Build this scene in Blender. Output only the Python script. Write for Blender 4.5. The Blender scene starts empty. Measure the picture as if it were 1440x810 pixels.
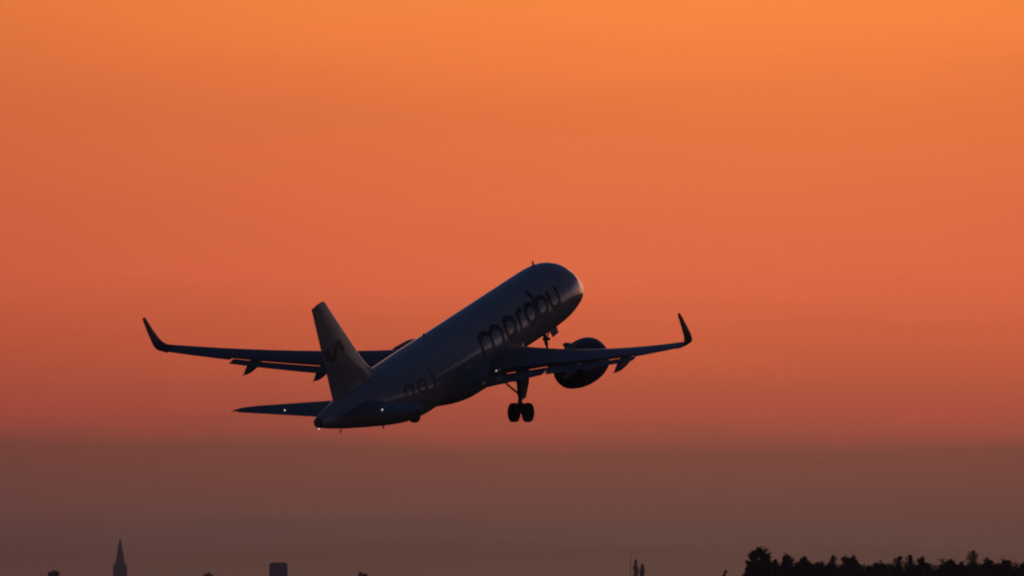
import bpy, bmesh, math, random
from mathutils import Vector, Matrix
R_ = math.radians
scene = bpy.context.scene
COL = scene.collection

# ------------------------------------------------------------------ camera
cam_d = bpy.data.cameras.new("camera")
cam_d.sensor_width = 36.0
cam_d.lens = 522.58                      # long telephoto
cam_d.clip_start = 1.0
cam_d.clip_end = 60000.0
cam = bpy.data.objects.new("camera", cam_d)
COL.objects.link(cam)
EYE = 1.8
cam.location = (0, 0, EYE)
cam.rotation_euler = (R_(90 + 1.14285), 0, 0)
scene.camera = cam

# ------------------------------------------------------------------ exposure
scene.view_settings.view_transform = 'Standard'
scene.view_settings.look = 'None'
scene.view_settings.exposure = 0.0
scene.view_settings.gamma = 1.0
scene.view_settings.use_curve_mapping = False
scene.render.engine = 'CYCLES'
scene.cycles.use_denoising = True
scene.cycles.max_bounces = 6
scene.cycles.volume_bounces = 0
scene.cycles.filter_width = 2.1           # the soft long-lens rendering of the photograph
scene.cycles.sample_clamp_indirect = 4.0
scene.render.resolution_x = 1024
scene.render.resolution_y = 576

# ------------------------------------------------------------------ dusk sky and sun
SUN_AZ, SUN_EL = 14.0, 1.5               # degrees right of the view axis; the last light on the horizon


def srgb(r, g, b):
    f = lambda c: (c / 255 / 12.92) if c / 255 <= 0.04045 else ((c / 255 + 0.055) / 1.055) ** 2.4
    return (f(r), f(g), f(b))


# colour of the glow towards the sunset, elevation in degrees -> sRGB
GLOW = [(-0.6, (79.3, 58.1, 45.9)), (0.036, (132.2, 96.9, 76.5)), (0.101, (127.5, 92.6, 72.3)), (0.17, (135.0, 100.4, 84.0)), (0.238, (147.6, 98.0, 79.0)), (0.321, (138.0, 89.1, 76.7)), (0.403, (143.5, 86.4, 71.2)), (0.471, (132.9, 79.5, 67.5)), (0.54, (151.0, 87.6, 69.3)), (0.609, (188.9, 84.7, 66.4)), (0.746, (194.3, 91.9, 66.8)), (0.883, (212.9, 96.8, 65.2)), (1.02, (221.8, 101.8, 68.1)), (1.157, (234.1, 107.6, 71.1)), (1.294, (234.5, 109.9, 69.4)), (1.431, (234.2, 111.4, 68.3)), (1.623, (237.4, 115.8, 65.6)), (1.828, (236.7, 118.3, 62.5)), (2.034, (248.3, 127.2, 62.0)), (2.239, (255.0, 136.5, 60.5)), (2.308, (255.0, 136.9, 60.6)), (3.2, (255, 152, 80)), (5.0, (255, 176, 112)), (8.0, (214, 158, 124)), (11.0, (104, 92, 92)), (15.0, (46, 48, 62)), (22.0, (17, 21, 35)), (40.0, (6, 9, 19))]
EL0, EL1 = -2.0, 42.0

world = bpy.data.worlds.new("World")
scene.world = world
world.use_nodes = True
wn, wl = world.node_tree.nodes, world.node_tree.links
wn.clear()


def wnode(t, **k):
    n = wn.new(t)
    for a, v in k.items():
        setattr(n, a, v)
    return n


def wmath(op, a, b=None, c=None):
    n = wnode('ShaderNodeMath', operation=op)
    for i, v in enumerate((a, b, c)):
        if v is None:
            continue
        if isinstance(v, (int, float)):
            n.inputs[i].default_value = v
        else:
            wl.new(v, n.inputs[i])
    return n.outputs[0]


w_out = wnode('ShaderNodeOutputWorld')
sky = wnode('ShaderNodeTexSky', sky_type='NISHITA', sun_disc=False, sun_elevation=R_(-2.0),
            sun_rotation=R_(SUN_AZ), altitude=100, air_density=1.0, dust_density=0.6, ozone_density=3.0)
bg_sky = wnode('ShaderNodeBackground')
bg_sky.inputs['Strength'].default_value = 0.12
wl.new(sky.outputs[0], bg_sky.inputs['Color'])
tc = wnode('ShaderNodeTexCoord')
sep = wnode('ShaderNodeSeparateXYZ')
wl.new(tc.outputs['Generated'], sep.inputs[0])
el = wmath('MULTIPLY', wmath('ARCSINE', sep.outputs['Z']), 180 / math.pi)
az = wmath('MULTIPLY', wmath('ARCTAN2', sep.outputs['X'], sep.outputs['Y']), 180 / math.pi)
# faint layered streaks of cirrus haze: a slow noise, long sideways
cmb = wnode('ShaderNodeCombineXYZ')
wl.new(wmath('MULTIPLY', az, 0.55), cmb.inputs[0])
wl.new(wmath('MULTIPLY', el, 3.2), cmb.inputs[1])
nz = wnode('ShaderNodeTexNoise')
nz.inputs['Scale'].default_value = 1.0
nz.inputs['Detail'].default_value = 5.0
nz.inputs['Roughness'].default_value = 0.6
wl.new(cmb.outputs[0], nz.inputs['Vector'])
streak = wmath('SUBTRACT', nz.outputs[0], 0.5)
# the haze layers dip a little to the right
dip = wmath('MULTIPLY', wmath('MAXIMUM', wmath('MINIMUM', wmath('SUBTRACT', az, 0.77), 6.0), -6.0), 0.011)
el2 = wmath('ADD', wmath('ADD', el, dip), wmath('MULTIPLY', streak, 0.18))
rampn = wnode('ShaderNodeValToRGB')
rampn.color_ramp.interpolation = 'LINEAR'
els = rampn.color_ramp.elements
# square-root spacing so the low sky gets most of the ramp
sq = lambda e: math.sqrt(max(0, (e - EL0)) / (EL1 - EL0))
wl.new(wmath('SQRT', wmath('MAXIMUM', wmath('DIVIDE', wmath('SUBTRACT', el2, EL0), EL1 - EL0), 0.0)), rampn.inputs[0])
stops = [(EL0, (20, 15, 16))] + GLOW
while len(els) < len(stops):
    els.new(0.5)
for e_, (ee, cc) in zip(els, stops):
    e_.position = sq(ee)
for e_, (ee, cc) in zip(sorted(els, key=lambda q: q.position), stops):
    e_.color = (*srgb(*cc), 1)
# the glow falls off sideways from the sun's azimuth: a narrow and a wide part
d_az = wmath('SUBTRACT', az, 0.905)
d2 = wmath('MULTIPLY', d_az, d_az)
narrow = wmath('MULTIPLY', wmath('EXPONENT', wmath('MULTIPLY', d2, -1 / (2 * 2.6 ** 2))), 0.37)
wide = wmath('MULTIPLY', wmath('EXPONENT', wmath('MULTIPLY', d2, -1 / (2 * 55.0 ** 2))), 0.61)
broad = wmath('MULTIPLY', wmath('EXPONENT', wmath('MULTIPLY', d2, -1 / (2 * 90.0 ** 2))), 0.02)
fall = wmath('ADD', wmath('ADD', narrow, wide), broad)
fall = wmath('MULTIPLY', fall, wmath('ADD', 1.0, wmath('MULTIPLY', streak, 0.08)))
redden = wnode('ShaderNodeMix', data_type='RGBA', blend_type='MULTIPLY')
wl.new(wmath('SUBTRACT', 1.0, wmath('DIVIDE', narrow, 0.37)), redden.inputs[0])
redden.inputs[7].default_value = (1.0, 0.76, 0.96, 1)
bg_glow = wnode('ShaderNodeBackground')
# away from the sun's azimuth the low sky turns paler
bw = wnode('ShaderNodeRGBToBW')
wl.new(rampn.outputs[0], bw.inputs[0])
pale = wnode('ShaderNodeMix', data_type='RGBA', blend_type='MULTIPLY')
pale.inputs[0].default_value = 1.0
wl.new(bw.outputs[0], pale.inputs[6])
pale.inputs[7].default_value = (1.12, 0.98, 0.80, 1)
pmix = wnode('ShaderNodeMix', data_type='RGBA')
wl.new(wmath('SUBTRACT', 1.0, wmath('EXPONENT', wmath('MULTIPLY', d2, -1 / (2 * 22.0 ** 2)))), pmix.inputs[0])
wl.new(rampn.outputs[0], pmix.inputs[6])
wl.new(pale.outputs[2], pmix.inputs[7])
RAMP_OUT = pmix.outputs[2]
wl.new(RAMP_OUT, redden.inputs[6])
wl.new(redden.outputs[2], bg_glow.inputs['Color'])
wl.new(fall, bg_glow.inputs['Strength'])
addw = wnode('ShaderNodeAddShader')
wl.new(bg_sky.outputs[0], addw.inputs[0])
wl.new(bg_glow.outputs[0], addw.inputs[1])
# the dim blue dome of dusk overhead and behind
dome = wnode('ShaderNodeMapRange', interpolation_type='SMOOTHSTEP')
wl.new(el, dome.inputs[0])
for i, v_ in ((1, 6.0), (2, 30.0), (3, 0.0), (4, 1.0)):
    dome.inputs[i].default_value = v_
bg_dome = wnode('ShaderNodeBackground')
bg_dome.inputs['Color'].default_value = (0.0022, 0.0062, 0.0125, 1)
wl.new(dome.outputs[0], bg_dome.inputs['Strength'])
addw2 = wnode('ShaderNodeAddShader')
wl.new(addw.outputs[0], addw2.inputs[0])
wl.new(bg_dome.outputs[0], addw2.inputs[1])
wl.new(addw2.outputs[0], w_out.inputs['Surface'])

sun_d = bpy.data.lights.new("sun", 'SUN')
sun_d.energy = 0.06
sun_d.angle = R_(24)
sun_d.color = (1.0, 0.62, 0.36)
sun = bpy.data.objects.new("sun", sun_d)
COL.objects.link(sun)
sd = Vector((math.sin(R_(SUN_AZ)) * math.cos(R_(SUN_EL)), math.cos(R_(SUN_AZ)) * math.cos(R_(SUN_EL)), math.sin(R_(SUN_EL))))
sun.rotation_euler = sd.to_track_quat('Z', 'Y').to_euler()
sun.location = (60, 300, 200)

# ------------------------------------------------------------------ materials
MAT = {}


def mat(name, color, rough=0.5, coat=0.0, metal=0.0, var=0.0, vscale=1.0, spec=0.5, emit=None, bump=0.0):
    if name in MAT:
        return MAT[name]
    m = bpy.data.materials.new(name)
    m.use_nodes = True
    n, l = m.node_tree.nodes, m.node_tree.links
    b = n['Principled BSDF']
    b.inputs['Base Color'].default_value = (*color, 1)
    b.inputs['Roughness'].default_value = rough
    b.inputs['Metallic'].default_value = metal
    b.inputs['Specular IOR Level'].default_value = spec
    b.inputs['Coat Weight'].default_value = coat
    b.inputs['Coat Roughness'].default_value = 0.035
    if var > 0 or bump > 0:
        t = n.new('ShaderNodeTexCoord')
        z = n.new('ShaderNodeTexNoise')
        z.inputs['Scale'].default_value = vscale
        z.inputs['Detail'].default_value = 6
        l.new(t.outputs['Object'], z.inputs['Vector'])
        r = n.new('ShaderNodeValToRGB')
        r.color_ramp.elements[0].position = 0.3
        r.color_ramp.elements[1].position = 0.7
        r.color_ramp.elements[0].color = (*[c * (1 - var) for c in color], 1)
        r.color_ramp.elements[1].color = (*[min(1, c * (1 + var)) for c in color], 1)
        l.new(z.outputs[0], r.inputs[0])
        l.new(r.outputs[0], b.inputs['Base Color'])
        if bump > 0:
            bp = n.new('ShaderNodeBump')
            bp.inputs['Strength'].default_value = bump
            bp.inputs['Distance'].default_value = 0.02
            l.new(z.outputs[0], bp.inputs['Height'])
            l.new(bp.outputs[0], b.inputs['Normal'])
    if emit:
        b.inputs['Emission Color'].default_value = (*emit[0], 1)
        b.inputs['Emission Strength'].default_value = emit[1]
    MAT[name] = m
    return m


M_WHITE = mat('white_paint', (0.72, 0.72, 0.71), 0.28, coat=1.0, var=0.05, vscale=0.6)
M_WING = mat('grey_wing_paint', (0.24, 0.26, 0.28), 0.38, coat=0.25, var=0.10, vscale=0.8)
M_TIP = mat('dark_winglet_paint', (0.10, 0.10, 0.10), 0.45, coat=0.1, var=0.1, vscale=0.8)
M_GREY = mat('grey_belly_paint', (0.42, 0.43, 0.44), 0.40, coat=0.3, var=0.08, vscale=0.9)
M_FIN = mat('sand_tail_paint', (0.52, 0.50, 0.45), 0.34, coat=0.5, var=0.05, vscale=0.7)
M_INK = mat('dark_lettering_paint', (0.035, 0.045, 0.07), 0.45)
M_FAINT = mat('faded_grey_lettering', (0.33, 0.34, 0.36), 0.4)
M_METAL = mat('bare_metal', (0.45, 0.45, 0.46), 0.3, metal=1.0, var=0.1, vscale=3)
M_HOT = mat('burnt_exhaust_metal', (0.10, 0.09, 0.08), 0.5, metal=0.8, var=0.3, vscale=3)
M_COWL = mat('dark_blue_nacelle_paint', (0.06, 0.08, 0.125), 0.35, coat=0.4, var=0.05, vscale=0.8)
M_STRUT = mat('gear_grey_paint', (0.22, 0.22, 0.23), 0.45, var=0.2, vscale=4)
M_TYRE = mat('black_rubber', (0.012, 0.012, 0.013), 0.8, var=0.3, vscale=8)
M_DUCT = mat('dark_duct_liner', (0.03, 0.03, 0.03), 0.6)
M_GLASS = mat('dark_window_glass', (0.02, 0.025, 0.03), 0.08, coat=0.5)
M_PORT = mat('cabin_window_pane', (0.42, 0.43, 0.45), 0.28, coat=1.0)
M_SEAM = mat('door_seam', (0.25, 0.25, 0.26), 0.5)
M_LAMP = mat('white_lamp', (0.9, 0.9, 0.85), 0.2, emit=((1.0, 0.92, 0.82), 1.0))
M_GLOW_DIM = mat('dim_glow', (0.9, 0.8, 0.75), 0.2, emit=((1.0, 0.72, 0.62), 0.45))

# ------------------------------------------------------------------ mesh helpers


def build(name, verts, faces, material, parent=None, smooth=True, auto=None):
    me = bpy.data.meshes.new(name)
    me.from_pydata([tuple(v) for v in verts], [], faces)
    bm = bmesh.new()
    bm.from_mesh(me)
    bmesh.ops.recalc_face_normals(bm, faces=bm.faces)
    bm.to_mesh(me)
    bm.free()
    me.materials.append(material)
    if smooth:
        for p in me.polygons:
            p.use_smooth = True
        if auto:
            me.set_sharp_from_angle(angle=R_(auto))
    o = bpy.data.objects.new(name, me)
    COL.objects.link(o)
    if parent:
        o.parent = parent
    return o


def empty(name, loc=(0, 0, 0), rot=(0, 0, 0), parent=None):
    o = bpy.data.objects.new(name, None)
    o.location = loc
    o.rotation_euler = rot
    COL.objects.link(o)
    if parent:
        o.parent = parent
    return o


def tag(o, label=None, cat=None, group=None, kind=None):
    if label:
        o['label'] = label
    if cat:
        o['category'] = cat
    if group:
        o['group'] = group
    if kind:
        o['kind'] = kind
    return o


class MB:
    def __init__(s):
        s.v, s.f = [], []

    def add(s, v, f):
        k = len(s.v)
        s.v += [tuple(p) for p in v]
        s.f += [tuple(i + k for i in q) for q in f]

    def loft(s, rings, cap0=True, cap1=True, closed=True):
        n = len(rings[0])
        v = [p for r in rings for p in r]
        f = []
        for i in range(len(rings) - 1):
            for j in range(n if closed else n - 1):
                a, b = i * n + j, i * n + (j + 1) % n
                f.append((a, b, b + n, a + n))
        if cap0:
            f.append(tuple(range(n)))
        if cap1:
            f.append(tuple(range((len(rings) - 1) * n, len(rings) * n)))
        s.add(v, f)

    def tube(s, pts, rad, n=10):
        pts = [Vector(p) for p in pts]
        if not isinstance(rad, (list, tuple)):
            rad = [rad] * len(pts)
        rings = []
        for i, p in enumerate(pts):
            d = (pts[min(i + 1, len(pts) - 1)] - pts[max(i - 1, 0)]).normalized()
            a = d.cross(Vector((0, 0, 1)) if abs(d.z) < 0.9 else Vector((1, 0, 0))).normalized()
            b = d.cross(a)
            rings.append([p + (a * math.cos(t) + b * math.sin(t)) * rad[i] for t in (2 * math.pi * k / n for k in range(n))])
        s.loft(rings)

    def box(s, c, sx, sy, sz, rot=None):
        c = Vector(c)
        v = []
        for x in (-1, 1):
            for y in (-1, 1):
                for z in (-1, 1):
                    p = Vector((x * sx / 2, y * sy / 2, z * sz / 2))
                    v.append(c + (rot @ p if rot else p))
        s.add(v, [(0, 1, 3, 2), (4, 6, 7, 5), (0, 4, 5, 1), (2, 3, 7, 6), (0, 2, 6, 4), (1, 5, 7, 3)])

    def lathe(s, prof, centre, axis, n=40, close=False):
        """prof: list of (distance along axis, radius)"""
        axis = Vector(axis).normalized()
        a = axis.cross(Vector((0, 0, 1)) if abs(axis.z) < 0.9 else Vector((1, 0, 0))).normalized()
        b = axis.cross(a)
        c = Vector(centre)
        rings = [[c + axis * d + (a * math.cos(t) + b * math.sin(t)) * max(r, 1e-4) for t in (2 * math.pi * k / n for k in range(n))] for d, r in prof]
        if close:
            rings.append(rings[0])
        s.loft(rings, cap0=False, cap1=False)

    def build(s, name, material, parent=None, smooth=True, auto=35):
        return build(name, s.v, s.f, material, parent, smooth, auto)


def lerp(x, xs, ys):
    if x <= xs[0]:
        return ys[0]
    for i in range(len(xs) - 1):
        if x <= xs[i + 1]:
            t = (x - xs[i]) / (xs[i + 1] - xs[i])
            return ys[i] + (ys[i + 1] - ys[i]) * t
    return ys[-1]


def smooth_lerp(x, xs, ys):
    """monotone cubic through the points"""
    n = len(xs)
    if x <= xs[0]:
        return ys[0]
    if x >= xs[-1]:
        return ys[-1]
    d = [(ys[i + 1] - ys[i]) / (xs[i + 1] - xs[i]) for i in range(n - 1)]
    m = [d[0]] + [0 if d[i - 1] * d[i] <= 0 else 2 * d[i - 1] * d[i] / (d[i - 1] + d[i]) for i in range(1, n - 1)] + [d[-1]]
    for i in range(n - 1):
        if x <= xs[i + 1]:
            h = xs[i + 1] - xs[i]
            t = (x - xs[i]) / h
            return ((2 * t ** 3 - 3 * t * t + 1) * ys[i] + (t ** 3 - 2 * t * t + t) * h * m[i] + (-2 * t ** 3 + 3 * t * t) * ys[i + 1] + (t ** 3 - t * t) * h * m[i + 1])


# ------------------------------------------------------------------ the airliner (own frame: x right, y forward, z up; "a" = metres aft of the nose)
plane = empty('airliner', (-4.00, 895.648, 15.337), (R_(16.284), R_(-0.004), R_(-24.803)))
tag(plane, "white twin-engine jet airliner climbing nose-up with landing gear down", "airliner")
CG = 19.0


def L(a, y, z):
    return Vector((y, CG - a, z))


# --- fuselage
WX = [0, .15, .4, .8, 1.4, 2, 3, 4.2, 6, 24, 26, 28, 31, 34, 36, 37.2, 37.57]
WY = [0.02, .36, .64, .92, 1.25, 1.48, 1.75, 1.92, 1.975, 1.975, 1.92, 1.75, 1.3, .84, .54, .36, .29]
TX = [0, .15, .4, .8, 1.4, 2.0, 2.7, 3.5, 4.5, 5.8, 27, 30, 33, 35, 36.6, 37.3, 37.57]
TZ = [-.55, -.22, .0, .26, .6, 1.05, 1.55, 1.86, 2.03, 2.07, 2.07, 2.03, 1.90, 1.74, 1.62, 1.53, 1.47]
BX = [0, .15, .4, .8, 1.4, 2.2, 3.5, 5.5, 24, 25.5, 27, 30, 33, 36, 37.2, 37.57]
BZ = [-.57, -.88, -1.1, -1.33, -1.58, -1.78, -1.98, -2.07, -2.07, -1.98, -1.75, -1.08, -.34, .43, .76, .86]


def fus(a, th, off=0.0):
    a_ = a
    if a < 6:                            # full, blunt nose
        a_ = -0.35 + a * 6.35 / 6
    elif a > 34:
        a_ = 34 + (a - 34) * .90
    w = smooth_lerp(a, WX, WY) + off
    t, b = smooth_lerp(a, TX, TZ) + off, smooth_lerp(a, BX, BZ) - off
    c = (t + b) / 2
    return L(a_, w * math.sin(th), c + (t - b) / 2 * math.cos(th))


fuselage = None
m = MB()
sts = [0.0, .05, .15, .3, .5, .75, 1.0, 1.3, 1.6, 1.9, 2.2, 2.5, 2.8, 3.2, 3.6, 4, 4.5, 5, 5.6, 6.2] + [7 + i for i in range(16)] + [23 + .4 * i for i in range(36)] + [37.3, 37.45, 37.57]
NR = 72
m.loft([[fus(a, 2 * math.pi * k / NR) for k in range(NR)] for a in sts])
fuselage = m.build('fuselage', M_WHITE, plane, auto=50)

# tail cone outlet
m = MB()
m.lathe([(0, .285), (.03, .29), (.09, .27), (.09, .21), (0.02, .20)], L(37.15, 0, 1.165), (0, -1, 0.12), 24)
m.build('exhaust_outlet', M_HOT, fuselage)

# belly fairing
FX = [10.6, 11.6, 12.8, 14.5, 17, 19, 20.4, 21.6, 22.6]
FW = [1.2, 1.75, 2.02, 2.14, 2.16, 2.12, 1.95, 1.6, 1.0]
FB = [-1.98, -2.22, -2.42, -2.50, -2.52, -2.50, -2.38, -2.18, -1.98]
m = MB()
rings = []
for i in range(41):
    a = 10.6 + 12.0 * i / 40
    w, zb = smooth_lerp(a, FX, FW), smooth_lerp(a, FX, FB)
    zc = -1.15
    ring = []
    for k in range(48):
        t = 2 * math.pi * k / 48
        cs, sn = math.cos(t), math.sin(t)
        e = 0.72
        yy = w * math.copysign(abs(sn) ** e, sn)
        zz = (zc - zb) * math.copysign(abs(cs) ** e, cs)
        if zz > 0:
            zz *= 0.35
        ring.append(L(a, yy, zc + zz))
    rings.append(ring)
m.loft(rings)
m.build('belly_fairing', M_GREY, fuselage)


def skin_ribbon(mb, pts, width, off, surf, step=0.10):
    """flat painted stroke following a surface; pts in surface (s, h) coordinates"""
    out = []
    for (p, q) in zip(pts[:-1], pts[1:]):
        d = math.hypot(q[0] - p[0], q[1] - p[1])
        n = max(1, int(d / step))
        out += [(p[0] + (q[0] - p[0]) * i / n, p[1] + (q[1] - p[1]) * i / n) for i in range(n)]
    out.append(pts[-1])
    L_, R2 = [], []
    for i, p in enumerate(out):
        a, b = out[max(0, i - 1)], out[min(len(out) - 1, i + 1)]
        dx, dy = b[0] - a[0], b[1] - a[1]
        ln = math.hypot(dx, dy) or 1
        nx, ny = -dy / ln * width / 2, dx / ln * width / 2
        L_.append((p[0] + nx, p[1] + ny))
        R2.append((p[0] - nx, p[1] - ny))
    k = len(out)
    v = [surf(*p, off) for p in L_] + [surf(*out[i], off) for i in range(k)] + [surf(*p, off) for p in R2]
    f = []
    for i in range(k - 1):
        f += [(i, i + 1, k + i + 1, k + i), (k + i, k + i + 1, 2 * k + i + 1, 2 * k + i)]
    mb.add(v, f)


def arc(cx, cy, rx, ry, t0, t1, n=10):
    return [(cx + rx * math.cos(R_(t0 + (t1 - t0) * i / n)), cy + ry * math.sin(R_(t0 + (t1 - t0) * i / n))) for i in range(n + 1)]


GL = {  # unit x-height strokes, (strokes, advance width)
    'm': ([[(0, 0), (0, 1.0)], [(0, .62)] + arc(.36, .62, .36, .36, 180, 0) + [(.72, 0)], [(.72, .62)] + arc(1.08, .62, .36, .36, 180, 0) + [(1.44, 0)]], 1.44),
    'a': ([arc(.42, .5, .42, .48, 0, 360, 22), [(.84, 1.0), (.84, 0)]], .84),
    'r': ([[(0, 0), (0, 1.0)], [(0, .6)] + arc(.40, .60, .40, .37, 180, 75, 7)], .48),
    'b': ([[(0, 0), (0, 1.6)], arc(.42, .5, .42, .48, 0, 360, 22)], .84),
    'u': ([[(0, 1.0), (0, .40)] + arc(.38, .40, .38, .38, 180, 360) + [(.76, 1.0)], [(.76, .5), (.76, 0)]], .76),
    'n': ([[(0, 0), (0, 1.0)], [(0, .62)] + arc(.36, .62, .36, .36, 180, 0) + [(.72, 0)]], .72),
    'l': ([[(0, 0), (0, 1.5)]], 0.0),
}
TH_BASE = 1.62
RAD = 2.02


def fus_sh(s, h, off):                   # s = metres aft of nose (negative), h = height above the baseline along the skin
    return fus(-s, TH_BASE - h / RAD, off)


def lettering(name, word, starts, height, width, mat_, sxs):
    mb = MB()
    k = 0
    for ch, x0, sx in zip(word, starts, sxs):
        x = -x0
        strokes, adv = GL[ch]
        for st in strokes:
            skin_ribbon(mb, [(x + u * height * sx, h * height) for u, h in st], width, 0.010 + 0.0025 * k, fus_sh)
            k = (k + 1) % 4
    return mb.build(name, mat_, fuselage, auto=None)


lettering('title_lettering', 'marabu', (17.75, 14.15, 12.1, 11.0, 9.3, 7.45), 1.20, 0.36, M_INK, (1.74, 1.34, 1.34, 1.34, 1.34, 1.34))
lettering('title_lettering', 'nal', (28.4, 26.9, 24.9), 0.85, 0.24, M_FAINT, (1.35, 1.35, 1.0))

# cockpit windows, cabin doors, blade antennas
for sgn in (1, -1):
    for (a0, a1, t0, t1) in ((1.95, 2.55, 0.80, 1.18), (2.62, 3.15, 0.88, 1.18), (1.55, 2.05, 0.10, 0.68)):
        m = MB()
        n = 8
        g = []
        for i in range(n + 1):
            for j in range(n + 1):
                u, w = i / n, j / n
                g.append(fus(a0 + (a1 - a0) * u, sgn * (t0 + (t1 - t0) * w), .008))
        m.add(g, [(i * (n + 1) + j, i * (n + 1) + j + 1, (i + 1) * (n + 1) + j + 1, (i + 1) * (n + 1) + j) for i in range(n) for j in range(n)])
        m.build('cockpit_window', M_GLASS, fuselage, auto=None)
for sgn in (1, -1):
    for (a0, w_) in ((4.55, .82), (29.3, .76)):
        m = MB()
        f_ = lambda s, h, off: fus(-s, sgn * (1.72 - h / RAD), off)
        x0, x1 = -a0 - w_, -a0
        skin_ribbon(m, [(x0, .2), (x0, 1.95), (x0 + .1, 2.05), (x1 - .1, 2.05), (x1, 1.95), (x1, .2), (x1 - .1, .1), (x0 + .1, .1), (x0, .2)], .03, .006, f_)
        m.build('cabin_door', M_SEAM, fuselage, auto=None)


def skin_patch(a, sgn, h, wdt, hgt_, off, n=4):
    g = []
    for i in range(n + 1):
        for j in range(n + 1):
            u, v_ = (i / n - .5), (j / n - .5)
            g.append(fus(a + u * wdt, sgn * (math.pi / 2 - (h + v_ * hgt_) / RAD), off))
    q = [(i * (n + 1) + j, i * (n + 1) + j + 1, (i + 1) * (n + 1) + j + 1, (i + 1) * (n + 1) + j) for i in range(n) for j in range(n)]
    return g, q


for sgn in (1, -1):
    for k in range(40):
        a = 6.6 + .533 * k
        m = MB()
        m.add(*skin_patch(a, sgn, .62, .22, .32, .004))
        m.build('window', M_PORT, fuselage, auto=None)


def blade(a, z0, h, c, name='antenna', down=False, y=0.0):
    sg = -1 if down else 1
    m = MB()
    ring = lambda al, ch, z: [L(al + ch * u, y + t, z) for u, t in ((0, 0), (.3, .02), (.7, .018), (1, 0), (.7, -.018), (.3, -.02))]
    m.loft([ring(a, c, z0), ring(a + h * .35, c * .75, z0 + sg * h * .7), ring(a + h * .55, c * .45, z0 + sg * h)])
    return m.build(name, M_GREY, fuselage)


blade(4.9, 1.95, .5, .38)
blade(21.3, 2.03, .34, .4)
blade(28.4, -1.42, .18, .3, 'drain_mast', True)
blade(34.2, -.05, .2, .25, 'antenna', True)

# --- aerofoil lofts


def foil(c0, c1, tc_, n=14, camber=0.015):
    """closed loop of (chord fraction, thickness offset) between chord fractions c0 and c1"""
    xs = [c0 + (c1 - c0) * (1 - math.cos(math.pi * i / n)) / 2 for i in range(n + 1)]
    yt = lambda x: 5 * tc_ * (.2969 * math.sqrt(max(x, 0)) - .126 * x - .3516 * x * x + .2843 * x ** 3 - .1036 * x ** 4)
    yc = lambda x: camber * 4 * x * (1 - x)
    up = [(x, yc(x) + yt(x) + 0.0008) for x in xs]
    lo = [(x, yc(x) - yt(x) - 0.0008) for x in reversed(xs)]
    return up + lo


def sect(a, y, z, chord, ang, tw, tc_, side=1, c0=0.0, c1=1.0, camber=0.015):
    """ang: direction of the span in the y-z plane (0 = out, 90 = up); tw: nose-up twist, degrees"""
    nrm = Vector((-math.sin(R_(ang)) * side, 0, math.cos(R_(ang))))
    aft = Vector((0, -1, 0))
    d = aft * math.cos(R_(tw)) - nrm * math.sin(R_(tw))
    n2 = nrm * math.cos(R_(tw)) + aft * math.sin(R_(tw))
    p = L(a, y * side, z)
    return [p + d * (x * chord) + n2 * (t * chord) for x, t in foil(c0, c1, tc_, camber=camber)]


FLEX = 1.20


def wing_le(y):
    return 12.75 + (y - 1.98) * 0.532


def wing_te(y):
    return lerp(y, [0, 6.4, 17.0], [18.75, 18.95, 22.25])


def wing_z(y):
    return -1.03 + (y - 2) * .089 + FLEX * (max(0, y - 2) / 15) ** 2


def wing_tw(y):
    return lerp(y, [2, 6.4, 17], [3.0, 1.2, -0.6])


def wing_tc(y):
    return lerp(y, [2, 6.4, 17], [.15, .12, .11])


def te_point(y, side, fr=0.8):
    c = (wing_te(y) - wing_le(y)) * fr
    tw = R_(wing_tw(y))
    return (wing_le(y) + c * math.cos(tw), y, wing_z(y) - c * math.sin(tw))


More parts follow.
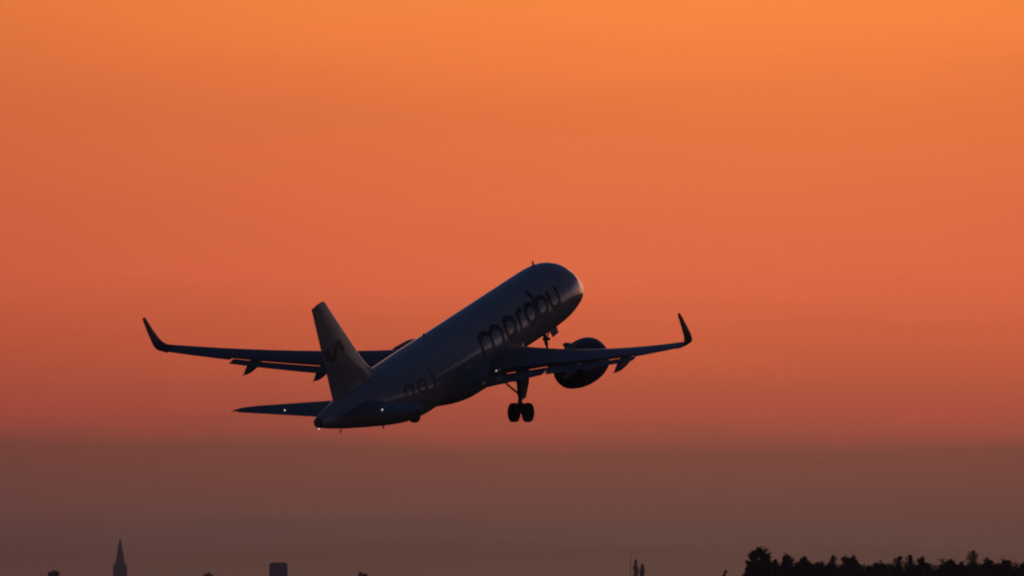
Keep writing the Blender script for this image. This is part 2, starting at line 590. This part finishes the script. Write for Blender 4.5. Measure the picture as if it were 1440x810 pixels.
def make_wing(side):
    m = MB()
    # the fixed trailing edge ends at 80 % chord over the flaps
    ys = [(1.0, .8), (1.98, .8), (3, .8), (4, .8), (5, .8), (5.75, .8), (6.4, .8), (7.5, .8), (9, .8), (10.5, .8), (12, .8), (13.40, .8), (13.42, 1), (14.5, 1), (15.5, 1), (16.4, 1), (16.9, 1)]
    m.loft([sect(wing_le(y), y, wing_z(y), wing_te(y) - wing_le(y), 5 + y * .5, wing_tw(y), wing_tc(y), side, 0, c1) for y, c1 in ys])
    w = m.build('wing', M_WING, plane, auto=45)
    # winglet, blended into the tip
    m = MB()
    z0 = wing_z(16.9)
    st = [(16.905, 0.0, wing_le(16.9), 1.72, 13, -.5), (17.15, .07, wing_le(17.15), 1.52, 26, 0), (17.42, .22, 21.20, 1.36, 42, 0), (17.58, .48, 21.50, 1.18, 62, 0),
          (17.66, .85, 21.80, 0.98, 78, 0), (17.70, 1.45, 22.30, .74, 84, 0), (17.715, 2.05, 22.76, .53, 87, 0), (17.72, 2.38, 23.04, .38, 87, 0), (17.722, 2.46, 23.16, .26, 87, 0)]
    m.loft([sect(a, y, z0 + dz, c, an, tw, .10, side, camber=.0) for (y, dz, a, c, an, tw) in st])
    m.build('winglet', M_TIP, w, auto=45)
    # flaps, lowered a little behind and under the trailing edge
    for (ya, yb, ca, cb, n) in ((2.25, 6.3, 1.55, 1.45, 5), (6.55, 13.35, 1.40, .95, 8)):
        m = MB()
        rings = []
        for i in range(n + 1):
            y = ya + (yb - ya) * i / n
            ch = wing_te(y) - wing_le(y)
            c = ch * .245 + .12
            ta, ty, tz = te_point(y, side)
            rings.append(sect(ta - .03, y, tz - .055 * c - .018 * ch, c, 5 + y * .5, wing_tw(y) + 9, .11, side, camber=.0))
        m.loft(rings)
        m.build('flap', M_WING, w, auto=45)
    # flap-track fairings: canoes hanging under the flaps, tails drooping
    for y, ln, r in ((8.3, 2.7, .34), (12.3, 2.9, .32)) + (((4.15, 3.0, .22),) if False else ()):
        ta, ty, tz = te_point(y, side, 1.0)
        m = MB()
        rings = []
        for i in range(15):
            u = i / 14
            a = ta - ln * .66 + ln * u
            rr = r * max(.04, (math.sin(math.pi * min(1, u * 1.05) ** .8) if u < .95 else .04)) ** .7
            zc = tz - .20 - .22 * u - .30 * max(0, u - .45)
            rings.append([L(a, (y + .62 * rr * math.cos(t)) * side, zc + 1.15 * rr * math.sin(t)) for t in (2 * math.pi * k / 14 for k in range(14))])
        m.loft(rings)
        m.build('flap_fairing', M_WING, w, auto=60)
    # slats, drooped from the leading edge
    for (ya, yb, n) in ((2.6, 4.9, 3), (6.7, 16.3, 8)):
        m = MB()
        rings = []
        for i in range(n + 1):
            y = ya + (yb - ya) * i / n
            c = wing_te(y) - wing_le(y)
            rings.append(sect(wing_le(y) - .05 * c, y, wing_z(y) - .035 * c, c, 5 + y * .5, wing_tw(y) - 6, wing_tc(y) * 1.05, side, 0, .13))
        m.loft(rings)
        m.build('slat', M_METAL, w, auto=45)
    # the glowing dot by the inboard flap's root is built further down
    return w


def make_engine(side):
    y, z, a0 = 5.75 * side, -2.12, 10.65
    ax = Vector((0, -1, -.02)).normalized()
    c = L(a0, y, z)
    m = MB()
    m.lathe([(.55, 1.00), (.2, 1.04), (.06, 1.08), (0, 1.13), (.04, 1.20), (.2, 1.27), (.6, 1.34), (1.2, 1.37), (1.8, 1.355), (2.5, 1.27), (3.1, 1.13), (3.5, 1.02), (3.5, .98), (2.9, 1.05), (2.0, 1.08)], c, ax, 48)
    e = m.build('engine', M_COWL, plane, auto=50)
    m = MB()
    m.lathe([(.55, 1.01), (.9, 1.02), (2.0, 1.06)], c, ax, 48)
    m.build('duct_lining', M_DUCT, e)
    m = MB()
    m.lathe([(.45, .02), (.6, .15), (.85, .33), (.9, .34), (.92, 1.0)], c, ax, 36)
    for k in range(20):
        t = 2 * math.pi * k / 20
        u, v = Vector((math.cos(t), 0, math.sin(t))), Vector((-math.sin(t), 0, math.cos(t)))
        p0, p1 = c + ax * .80 + u * .33, c + ax * .72 + u * .99
        m.add([p0 - v * .03, p0 + v * .05 + ax * .08, p1 + v * .14 + ax * .08, p1 - v * .10], [(0, 1, 2, 3)])
    m.build('fan', M_METAL, e, auto=30)
    m = MB()
    m.lathe([(2.0, .75), (2.8, .72), (3.4, .62), (3.9, .48), (3.9, .45), (3.3, .42)], c, ax, 36)
    m.build('core_cowl', M_HOT, e)
    m = MB()
    m.lathe([(3.3, .32), (3.9, .29), (4.4, .16), (4.65, .02)], c, ax, 28)
    m.build('exhaust_plug', M_HOT, e)
    # flat ring added so that no daylight shows through the bypass duct
    m = MB()
    m.lathe([(2.0, 1.06), (2.0, .40)], c, ax, 36)
    m.build('duct_blank', M_DUCT, e)
    # pylon
    m = MB()
    rg = lambda a, zb, zt, h: [L(a, y + t * h, zz) for t, zz in ((0, zt + .02), (1, zt - .04), (1, zb), (-1, zb), (-1, zt - .04))]
    m.loft([rg(a0 + .9, -1.0, -.86, .04), rg(a0 + 1.6, -1.1, -.72, .14), rg(a0 + 2.8, -1.3, -.62, .2), rg(a0 + 4.2, -1.7, -.75, .2), rg(a0 + 5.6, -1.5, -.95, .14), rg(a0 + 6.6, -1.35, -1.1, .04)])
    m.build('pylon', M_WING, e, auto=45)
    # strake on the inboard shoulder
    m = MB()
    t = R_(52)
    u = Vector((-side * math.cos(t), 0, math.sin(t)))
    p = c + u * 1.30
    n = u.cross(ax) * .012
    for s_ in (1,):
        q = [p + ax * .75, p + ax * 1.9, p + ax * 1.75 + u * .34, p + ax * 1.35 + u * .30]
        m.add([v + n for v in q] + [v - n for v in q], [(0, 1, 2, 3), (4, 5, 6, 7), (0, 1, 5, 4), (1, 2, 6, 5), (2, 3, 7, 6), (3, 0, 4, 7)])
    m.build('strake', M_COWL, e, smooth=False)
    return e


def make_tailplane(side):
    m = MB()
    c_at = lambda y: (31.15 + y * .635, 35.15 + y * .155)       # leading, trailing edge
    ys = [.2, .7, 1.5, 2.6, 4, 5.2, 5.85, 6.1, 6.2]

    def edges(y):
        le, te = c_at(y)
        if y > 5.5:
            le += (y - 5.5) ** 2 * 1.3
        return le, te
    zt = lambda y: .92 + y * .105
    el_a, el_b = 0.70, 0.708
    m.loft([sect(edges(y)[0], y, zt(y), edges(y)[1] - edges(y)[0], 6, 0, .10, side, 0, el_a, camber=0) for y in ys])
    t = m.build('tailplane', M_WING, plane, auto=40)
    m = MB()
    ys2 = [.75, 1.5, 2.6, 4, 5.2, 5.8]
    m.loft([sect(edges(y)[0], y, zt(y), edges(y)[1] - edges(y)[0], 6, 0, .10, side, el_b, 1.0, camber=0) for y in ys2])
    m.build('elevator', M_WING, t, auto=40)
    m = MB()
    le, te = edges(3.2)
    m.lathe([(0, .001), (0, .038), (.04, .038), (.06, .02), (.065, .001)], L(le + (te - le) * .72, 3.2 * side, zt(3.2) + .08), (0, -.8, .6), 12)
    m.build('logo_light', M_LAMP, t)
    return t


def make_fin():
    zs = [1.55, 2.05, 2.3, 2.7, 3.2, 4, 5, 6, 7, 7.7, 7.86, 7.89]
    le0 = lambda z: 29.35 + (z - 2.05) * .868
    le = lambda z: le0(z) - (1.9 * max(0, 1 - (z - 1.55) / 1.5) ** 2.2) + (0.10 * max(0, (z - 7.7) / .19) ** 2)
    te = lambda z: 34.85 + (z - 1.7) * .222
    cut = lambda z: 33.1 + (z - 2.05) * .42                        # hinge line
    m = MB()
    rings, r2 = [], []

    def s_(z, a, b, tcm):
        a0, a1 = le(z), te(z)
        ch = a1 - a0
        c0, c1 = (a - a0) / ch, (b - a0) / ch
        return [L(a0 + x * ch, t * ch, z) for x, t in foil(c0, c1, tcm, camber=0)]
    for z in zs:
        rings.append(s_(z, le(z), cut(z), .095 if z > 2.6 else .085))
    m.loft(rings)
    f = m.build('tail_fin', M_FIN, plane, auto=40)
    m = MB()
    for z in zs[:-1]:
        r2.append(s_(z, cut(z) + .025, te(z), .095 if z > 2.6 else .085))
    m.loft(r2)
    m.build('rudder', M_FIN, f, auto=40)
    # lower rudder block between fin root and tail cone
    return f, le, te


make_wing(1)
make_wing(-1)
make_engine(1)
make_engine(-1)
make_tailplane(1)
make_tailplane(-1)
FIN, fin_le, fin_te = make_fin()


def fin_surf(side):
    def f(s, z, off):                    # s = -aft
        a = -s
        a0, a1 = fin_le(z), fin_te(z)
        ch = a1 - a0
        x = min(1, max(0, (a - a0) / ch))
        tc_ = .095
        yt = 5 * tc_ * (.2969 * math.sqrt(x) - .126 * x - .3516 * x * x + .2843 * x ** 3 - .1036 * x ** 4)
        return L(a, side * (yt * ch + off + .002), z)
    return f


for side in (1, -1):                     # dark looping emblem
    m = MB()
    k = 0
    for pts, w in (([(-35.1, 5.0), (-34.95, 4.7), (-34.65, 4.42), (-34.3, 4.40), (-34.0, 4.62), (-33.85, 4.95), (-33.65, 5.12), (-33.4, 5.0), (-33.15, 4.7), (-33.0, 4.45)], .40),
                   ([(-35.12, 5.05), (-35.0, 4.75), (-34.85, 4.45)], .60)):
        skin_ribbon(m, pts, w, .012 + .003 * k, fin_surf(side), .08)
        k += 1
    m.build('emblem', M_INK, FIN, auto=None)


def wheel(centre, r, w, parent):
    m = MB()
    h = w / 2
    m.lathe([(-h * .55, r * .55), (-h * .95, r * .66), (-h, r * .8), (-h * .85, r * .94), (-h * .5, r), (h * .5, r), (h * .85, r * .94), (h, r * .8), (h * .95, r * .66), (h * .55, r * .55)], centre, (1, 0, 0), 36)
    m.lathe([(-h * .55, .001), (-h * .55, r * .55)], centre, (1, 0, 0), 36)
    m.lathe([(h * .55, .001), (h * .55, r * .55)], centre, (1, 0, 0), 36)
    return m.build('wheel', M_TYRE, parent, auto=40)


def make_main_gear(side):
    a, y = 17.35, 3.78
    ax = L(a, y * side, -3.78)
    top = L(a - .15, (y + .15) * side, -1.1)
    m = MB()
    m.tube([top, top.lerp(ax, .62)], [.21, .17], 16)
    m.tube([top.lerp(ax, .60), ax], [.11, .11], 14)
    m.tube([ax - Vector((.42, 0, 0)), ax + Vector((.42, 0, 0))], .085, 12)
    mid = top.lerp(ax, .58)
    m.tube([mid + Vector((0, -.16, 0)), top.lerp(ax, .78) + Vector((0, -.42, 0)), ax + Vector((0, -.10, .02))], .04, 8)      # torque links
    m.lathe([(-.2, .1), (-.2, .2), (.2, .2), (.2, .1)], top.lerp(ax, .86), top - ax, 14)
    g = m.build('main_landing_gear', M_STRUT, plane, auto=40)
    for s_ in (-1, 1):
        wheel(ax + Vector((s_ * .46, 0, 0)), .585, .43, g)
    m = MB()
    m.tube([top.lerp(ax, .60), L(a - .1, (y - 1.35) * side, -1.5)], .06, 10)
    m.tube([top.lerp(ax, .30), L(a - .1, (y - .8) * side, -1.75)], .04, 8)
    m.build('side_brace', M_STRUT, g)
    # leg door, standing outboard of the leg
    m = MB()
    q0 = [(a - .78, y + .55, -1.05), (a + .55, y + .60, -1.10), (a + .50, y + .42, -2.10), (a + .18, y + .24, -2.95), (a - .38, y + .24, -2.95), (a - .72, y + .42, -2.05)]
    q = [L(p, s2 * side, z) for p, s2, z in q0]
    n = Vector((.03 * side, 0, 0))
    k = len(q)
    m.add([v + n for v in q] + [v - n for v in q], [tuple(range(k)), tuple(range(k, 2 * k))] + [(i, (i + 1) % k, k + (i + 1) % k, k + i) for i in range(k)])
    m.build('gear_door', M_GREY, g, smooth=False)
    return g


make_main_gear(1)
make_main_gear(-1)

# nose gear
ax = L(4.55, 0, -3.80)
top = L(4.9, 0, -1.85)
m = MB()
m.tube([top, top.lerp(ax, .6)], [.13, .11], 14)
m.tube([top.lerp(ax, .58), ax], .075, 12)
m.tube([ax - Vector((.3, 0, 0)), ax + Vector((.3, 0, 0))], .06, 10)
m.tube([top.lerp(ax, .5), L(3.7, 0, -1.95)], .05, 8)
m.lathe([(0, .001), (0, .10), (.10, .09), (.1, .001)], top.lerp(ax, .42) + Vector((.16, .1, 0)), (0, 1, 0), 12)
m.lathe([(0, .001), (0, .10), (.10, .09), (.1, .001)], top.lerp(ax, .42) + Vector((-.16, .1, 0)), (0, 1, 0), 12)
ng = m.build('nose_landing_gear', M_STRUT, plane, auto=40)
for s_ in (-1, 1):
    wheel(ax + Vector((s_ * .25, 0, 0)), .38, .22, ng)
for s_ in (-1, 1):
    m = MB()
    q = [L(p, (y_) * s_, z) for p, y_, z in ((3.9, .40, -1.96), (4.9, .40, -2.03), (4.85, .55, -2.5), (3.95, .55, -2.45))]
    n = Vector((.015, 0, .006 * s_))
    m.add([v + n for v in q] + [v - n for v in q], [(0, 1, 2, 3), (4, 5, 6, 7), (0, 1, 5, 4), (1, 2, 6, 5), (2, 3, 7, 6), (3, 0, 4, 7)])
    m.build('gear_door', M_GREY, ng, smooth=False)

# small lit tail lamp, then two glowing dots by the wing root
def lamp(name, p, r, m_, d=(0, -1, 0)):
    m = MB()
    m.lathe([(0, .001), (0, r), (r * .6, r * .9), (r * 1.1, r * .5), (r * 1.2, .001)], p, d, 12)
    return m.build(name, m_, plane)


lamp('tail_light', L(37.20, 0, .80), .042, M_LAMP)
lamp('glow_dot', L(17.85, 2.72, -1.02), .036, M_LAMP)  # small glowing dot above the flap root
lamp('glow_dot', L(18.3, 2.17, -1.7), .045, M_GLOW_DIM)  # dimmer glowing dot, lower on the belly fairing

# ------------------------------------------------------------------ the ground
def ground_mat():
    m = bpy.data.materials.new('dry_grass_ground')
    m.use_nodes = True
    n, l = m.node_tree.nodes, m.node_tree.links
    b = n['Principled BSDF']
    b.inputs['Roughness'].default_value = .95
    b.inputs['Specular IOR Level'].default_value = .1
    t = n.new('ShaderNodeTexCoord')
    z1 = n.new('ShaderNodeTexNoise')
    z1.inputs['Scale'].default_value = .02
    z1.inputs['Detail'].default_value = 8
    z2 = n.new('ShaderNodeTexNoise')
    z2.inputs['Scale'].default_value = 1.3
    z2.inputs['Detail'].default_value = 6
    l.new(t.outputs['Object'], z1.inputs[0])
    l.new(t.outputs['Object'], z2.inputs[0])
    mx = n.new('ShaderNodeMix')
    mx.data_type = 'FLOAT'
    mx.inputs[0].default_value = .5
    l.new(z1.outputs[0], mx.inputs[2])
    l.new(z2.outputs[0], mx.inputs[3])
    r = n.new('ShaderNodeValToRGB')
    r.color_ramp.elements[0].position, r.color_ramp.elements[1].position = .35, .65
    r.color_ramp.elements[0].color = (.035, .045, .018, 1)
    r.color_ramp.elements[1].color = (.085, .08, .04, 1)
    l.new(mx.outputs[0], r.inputs[0])
    l.new(r.outputs[0], b.inputs['Base Color'])
    return m


M_GROUND = ground_mat()
GX, GY0, GY1 = 3000.0, -400.0, 15200.0
m = MB()
nx, ny = 24, 60
m.add([(-GX + 2 * GX * i / nx, GY0 + (GY1 - GY0) * (j / ny) ** 2, 0) for j in range(ny + 1) for i in range(nx + 1)],
      [(j * (nx + 1) + i, j * (nx + 1) + i + 1, (j + 1) * (nx + 1) + i + 1, (j + 1) * (nx + 1) + i) for j in range(ny) for i in range(nx)])
tag(m.build('ground', M_GROUND, None, smooth=False), kind='structure')

# ------------------------------------------------------------------ evening haze
m = MB()
m.box((0, (GY0 + GY1) / 2, 32), 2 * GX + 400, GY1 - GY0 + 200, 66 + .0)
hz = m.build('haze', bpy.data.materials.new('evening_haze'), None, smooth=False)
hm = hz.data.materials[0]
hm.use_nodes = True
hn, hl = hm.node_tree.nodes, hm.node_tree.links
hn.clear()
ho = hn.new('ShaderNodeOutputMaterial')
pv = hn.new('ShaderNodeVolumePrincipled')
pv.inputs['Color'].default_value = (.70, .78, .95, 1)
pv.inputs['Density'].default_value = 7.0e-5
pv.inputs['Anisotropy'].default_value = 0.45
hl.new(pv.outputs[0], ho.inputs['Volume'])
tag(hz, kind='stuff')

# ------------------------------------------------------------------ trees
M_BARK = mat('dark_bark', (.05, .04, .03), .9, var=.3, vscale=3)
M_LEAF = [mat('leaf_deep_green', (.035, .055, .02), .75, var=.35, vscale=.6), mat('leaf_olive_green', (.055, .065, .025), .75, var=.35, vscale=.6)]
F_PX = 20903.2


def spot(px, D):
    return (px - 720) / F_PX * D


def hgt(py, D):
    return EYE + (822 - py) / F_PX * D


def leaf_clump(v, f, c, r, n, size, rng):
    for _ in range(n):
        while True:
            q = Vector((rng.uniform(-1, 1), rng.uniform(-1, 1), rng.uniform(-1, 1)))
            if q.length < 1:
                break
        p = c + q * r
        a = Vector((rng.uniform(-1, 1), rng.uniform(-1, 1), rng.uniform(-1, 1))).normalized()
        b = a.cross(Vector((rng.uniform(-1, 1), rng.uniform(-1, 1), rng.uniform(-1, 1)))).normalized()
        s = size * rng.uniform(.6, 1.3)
        k = len(v)
        v += [tuple(p - a * s * .6), tuple(p + b * s * .32), tuple(p + a * s * .6), tuple(p - b * s * .32)]
        f.append((k, k + 1, k + 2, k + 3))


def tree(px, top, wpx, D, seed, label, kind='broad', group='trees along the right-hand skyline', name='broadleaf_tree', cat='tree', dens=1.0, lean=0.0, head=0.0):
    rng = random.Random(seed)
    x, H, W = spot(px, D), hgt(top, D), wpx / F_PX * D
    o = empty(name, (x, D, 0), (0, 0, 0.0 if head else rng.uniform(0, 6.28)))
    tag(o, label, cat, group)
    m = MB()
    tips = []
    r0 = max(.05, H * .02)
    if kind == 'broad':
        m.tube([(0, 0, -.1), (rng.uniform(-.1, .1), rng.uniform(-.1, .1), H * .3), (rng.uniform(-.2, .2), rng.uniform(-.2, .2), H * .62), (0, 0, H * .86)], [r0 * 1.25, r0, r0 * .6, r0 * .2], 8)
        for i in range(9):
            t = rng.uniform(0, 6.28)
            zz = H * rng.uniform(.28, .7)
            rr = W * rng.uniform(.22, .42)
            e = Vector((math.cos(t) * rr, math.sin(t) * rr, min(H * .93, zz + H * rng.uniform(.1, .24))))
            m.tube([(0, 0, zz), e * .55 + Vector((0, 0, zz * .45)), e], [r0 * .45, r0 * .3, r0 * .1], 6)
            tips.append(e)
    else:
        m.tube([(0, 0, -.1), (lean * .4, 0, H * .5), (lean, 0, H * .97)], [r0, r0 * .6, r0 * .15], 7)
        for i in range(10):
            zz = H * (.15 + .075 * i)
            t = rng.uniform(0, 6.28)
            rr = W * .4 * (1 - .6 * i / 10)
            m.tube([(lean * zz / H, 0, zz), (lean * zz / H + math.cos(t) * rr, math.sin(t) * rr, zz + rr * .9)], [r0 * .3, r0 * .08], 5)
    m.build('trunk', M_BARK, o)
    v, f = [], []
    s = .17 if D < 2500 else .17 * D / 2200
    if kind == 'broad':
        # several lobes of unequal size, each filled with leaf clumps, over a solid skirt
        lobes = [(Vector((rng.uniform(-.12, .12) * W, rng.uniform(-.2, .2) * W, 0)), rng.uniform(.17, .25) * W, 1.0)]
        if head:                         # a big rounded head with a smaller knob beside it
            lobes[0] = (Vector((W * .05, 0, 0)), W * head, 1.0)
            lobes.append((Vector((-W * .27, 0, 0)), W * head * .6, .93))
            lobes.append((Vector((W * .2, 0, 0)), W * head * .8, .90))
        for hf in (.86, .74, .62):
            lobes.append((Vector((rng.uniform(-.15, .15) * W, rng.uniform(-.2, .2) * W, 0)), rng.uniform(.24, .33) * W, hf))
        for i in range(8):
            t = rng.uniform(-.42, .42)
            lobes.append((Vector((t * W, rng.uniform(-.3, .3) * W, 0)), rng.uniform(.09, .20) * W, rng.uniform(.62, 1.0) - .5 * abs(t) * rng.random()))
        for c, r, hf in lobes:
            r = min(r, H * .26)
            c.z = H * hf - r
            for k in range(int(9 * dens)):
                d = Vector((rng.gauss(0, 1), rng.gauss(0, 1), rng.gauss(0, 1))).normalized() * r * rng.uniform(.2, .95)
                leaf_clump(v, f, c + d, r * rng.uniform(.28, .55), int(60 * dens), s, rng)
            leaf_clump(v, f, c - Vector((0, 0, r * .4)), r * .9, int(150 * dens), s * 1.2, rng)
        for i in range(int(30 * dens)):
            t, u = rng.uniform(0, 6.28), math.sqrt(rng.random())
            leaf_clump(v, f, Vector((math.cos(t) * u * W * .46, math.sin(t) * u * W * .46, H * rng.uniform(.2, .62))), W * .13, int(80 * dens), s * 1.2, rng)
        # twig sprays sticking out of the outline
        for i in range(9):
            c, r, hf = rng.choice(lobes)
            t = rng.uniform(-1.1, 1.1)
            d = Vector((math.sin(t), rng.uniform(-.5, .5), math.cos(t))).normalized()
            ln = rng.uniform(.9, 1.06) * r + .12
            for k in range(7):
                leaf_clump(v, f, c + d * (r * .6 + (ln - r * .6) * k / 6), s * (1.1 - .12 * k), 7, s * .75, rng)
    else:
        for i in range(34):
            u = i / 33
            zz = H * (.12 + .86 * u)
            prof = 1.0 if u < .6 else 1 - .70 * ((u - .6) / .4) ** 1.3
            for k in range(2):
                t = rng.uniform(0, 6.28)
                rad = W * .42 * prof * rng.random() * rng.choice((.5, 1, 1.3))
                leaf_clump(v, f, Vector((lean * zz / H + rad * math.cos(t), rad * math.sin(t), zz)), W * .2 * (.35 + .65 * prof), int(34 * dens), s * .9, rng)
    build('crown', v, f, M_LEAF[seed % 2], o, smooth=False)
    return o


DT = 1700.0
TREES = [
    (1069, 767.5, 40, 1690, 'tallest tree at the left end of the tree line, with a knobbly rounded head', 'broad'),
    (1064, 788, 46, 1676, 'low bushy tree under the tallest knobbly tree, sloping down to the left', 'broad'),
    (1101, 778, 38, 1712, 'ragged tree just right of the tallest knobbly tree', 'broad'),
    (1127, 783, 32, 1688, 'medium tree sloping down into the first dip of the tree line', 'broad'),
    (1152, 790, 40, 1702, 'low tree in the first dip of the tree line, left of a small pointed tree', 'broad'),
    (1171, 782, 24, 1695, 'small pointed tree between the first dip and a flat-topped tree', 'narrow'),
    (1195, 779, 46, 1708, 'broad flat-topped tree right of the first dip in the tree line', 'broad'),
    (1233, 787.5, 48, 1683, 'low spreading tree in the second dip, right of the flat-topped tree', 'broad'),
    (1264, 783, 25, 1692, 'left one of two thin upright trees beside the second dip', 'narrow'),
    (1280, 781, 25, 1686, 'right one of two thin upright trees beside the second dip', 'narrow'),
    (1301, 783, 30, 1704, 'small round tree just right of the two thin upright trees', 'broad'),
    (1334, 780.5, 52, 1697, 'wide domed tree left of the tree line\'s pointed top', 'broad'),
    (1369, 775.5, 32, 1680, 'pointed tree poking highest above the right half of the tree line', 'narrow'),
    (1386, 782, 36, 1706, 'leafy tree just right of the pointed tree, sloping down to the right', 'broad'),
    (1414, 784, 34, 1690, 'round-headed tree second from the right edge of the photo', 'broad'),
    (1438, 787, 34, 1700, 'low tree cut by the right edge of the photo', 'broad'),
]
for i, (px, tp, w, D, lab, kd) in enumerate(TREES):
    tree(px, tp, w, D, 11 + i, lab, kd, name='broadleaf_tree' if kd == 'broad' else 'slender_tree', head=.30 if i == 0 else 0.0)

# dense undergrowth filling the foot of the tree line
rng = random.Random(5)
v, f = [], []
for i in range(620):
    px = 1048 + 412 * rng.random()
    D = DT + rng.uniform(-6, 45)
    topy = (790.5 if px < 1140 else 792) if px > 1064 else 806 - (px - 1046) * .85
    c = Vector((spot(px, D), D, hgt(topy + rng.random() * 26, D) - .5))
    leaf_clump(v, f, c, rng.uniform(.45, .85), 75, .22, rng)
tag(build('thicket', v, f, M_LEAF[0], None, smooth=False), 'dense dark undergrowth filling the foot of the right-hand tree line', 'thicket', kind='stuff')

tree(1016, 802, 12, 1640, 71, 'bare leaning sapling alone left of the tree line', 'narrow', None, 'sapling', 'sapling', .25, -.7)
tree(894, 787, 11, 8000, 72, 'taller of two hazy pointed trees right of the thin mast', 'narrow', 'far hazy trees', 'pointed_tree')
tree(903, 793, 10, 8060, 73, 'shorter of two hazy pointed trees right of the thin mast', 'narrow', 'far hazy trees', 'pointed_tree')
tree(75, 801, 17, 6000, 74, 'small dark round treetop left of the church spire', 'broad', 'far hazy trees')
tree(291, 806, 34, 8000, 75, 'low far treetop between the church spire and the dark tower block', 'broad', 'far hazy trees')
tree(509, 804.5, 18, 6000, 76, 'small dark round treetop right of the dark tower block', 'broad', 'far hazy trees')

# ------------------------------------------------------------------ far buildings
M_STONE = mat('old_brick', (.20, .13, .10), .85, var=.25, vscale=.8)
M_COPPER = mat('weathered_spire_copper', (.20, .26, .20), .6, var=.2, vscale=.5)
M_CONC = mat('grey_concrete', (.22, .21, .20), .85, var=.15, vscale=.4)
M_PANE = mat('dark_panes', (.10, .10, .11), .2)

# church
D = 14500.0
ch = empty('church', (spot(169, D), D, 0))
tag(ch, 'slender church tower with a tall pointed spire fading in the haze', 'church')
zt = hgt(796, D)
zp = hgt(756, D)
m = MB()
m.box((0, 0, zt / 2), 12, 12, zt)
m.box((0, 0, zt - 1.0), 12.8, 12.8, .6)
for sx in (-1, 1):
    for sy in (-1, 1):
        m.box((sx * 6.1, sy * 6.1, zt / 2 + .6), 1.2, 1.2, zt + 1.6)
m.build('tower', M_STONE, ch, smooth=False)
m = MB()
prof = [(0, 6.0), (2.2, 5.1), (4, 4.5), ((zp - zt) * .55, 2.7), (zp - zt - 1.4, .7), (zp - zt - 1.2, .9), (zp - zt - .9, .12), (zp - zt, .07)]
m.lathe(prof, (0, 0, zt + .003), (0, 0, 1), 8)
m.build('spire', M_COPPER, ch, smooth=False)
m = MB()
m.box((24, 0, 2.2), 36, 14, 4.4)
m.build('nave', M_STONE, ch, smooth=False)
m = MB()
m.add([(6, -7.4, 4.41), (42.2, -7.4, 4.41), (42.2, 7.4, 4.41), (6, 7.4, 4.41), (6, 0, 7.6), (42.2, 0, 7.6)], [(0, 1, 5, 4), (2, 3, 4, 5), (0, 4, 3), (1, 2, 5), (0, 1, 2, 3)])
m.build('roof', M_COPPER, ch, smooth=False)
for sx in (-2, 2):
    m = MB()
    m.box((sx, -6.03, zt - 5), 1.5, .12, 3.6)
    m.build('belfry_opening', M_PANE, ch, smooth=False)

# tower block
D = 9500.0
tb = empty('tower_block', (spot(391.5, D), D, 0))
tag(tb, 'squat dark tower block with a flat top on the left skyline', 'tower block')
h = hgt(793.8, D)
W = 25.5 / F_PX * D
m = MB()
m.box((0, 0, h / 2), W, W * .8, h)
m.build('wall', M_CONC, tb, smooth=False)
m = MB()
rr = lambda k, z: [(-W / 2 + k, -W * .4 + k, z), (W / 2 - k, -W * .4 + k, z), (W / 2 - k, W * .4 - k, z), (-W / 2 + k, W * .4 - k, z)]
m.loft([rr(.25, h + .003), rr(.6, h + .7), rr(1.6, h + 1.3)])
m.build('roof', M_CONC, tb, smooth=False)
for r in range(4):
    for c in range(4):
        m = MB()
        m.box((-W * .36 + c * W * .24, -W * .4 - .03, 1.9 + r * 2.9), 1.3, .06, 1.4)
        m.build('window', M_PANE, tb, smooth=False)

# mast
D = 8000.0
ma = MB()
xm, hm_ = spot(886.5, D), hgt(776, D)
ma.tube([(0, 0, 0), (0, 0, hm_)], [.3, .09], 8)
for k in range(3):
    ma.tube([(0, 0, hm_ * (.62 + .1 * k)), (.5, 0, hm_ * (.62 + .1 * k))], .04, 6)
mo = ma.build('mast', M_METAL, None)
mo.location = (xm, D, 0)
tag(mo, 'thin upright mast left of the two hazy pointed trees', 'mast')
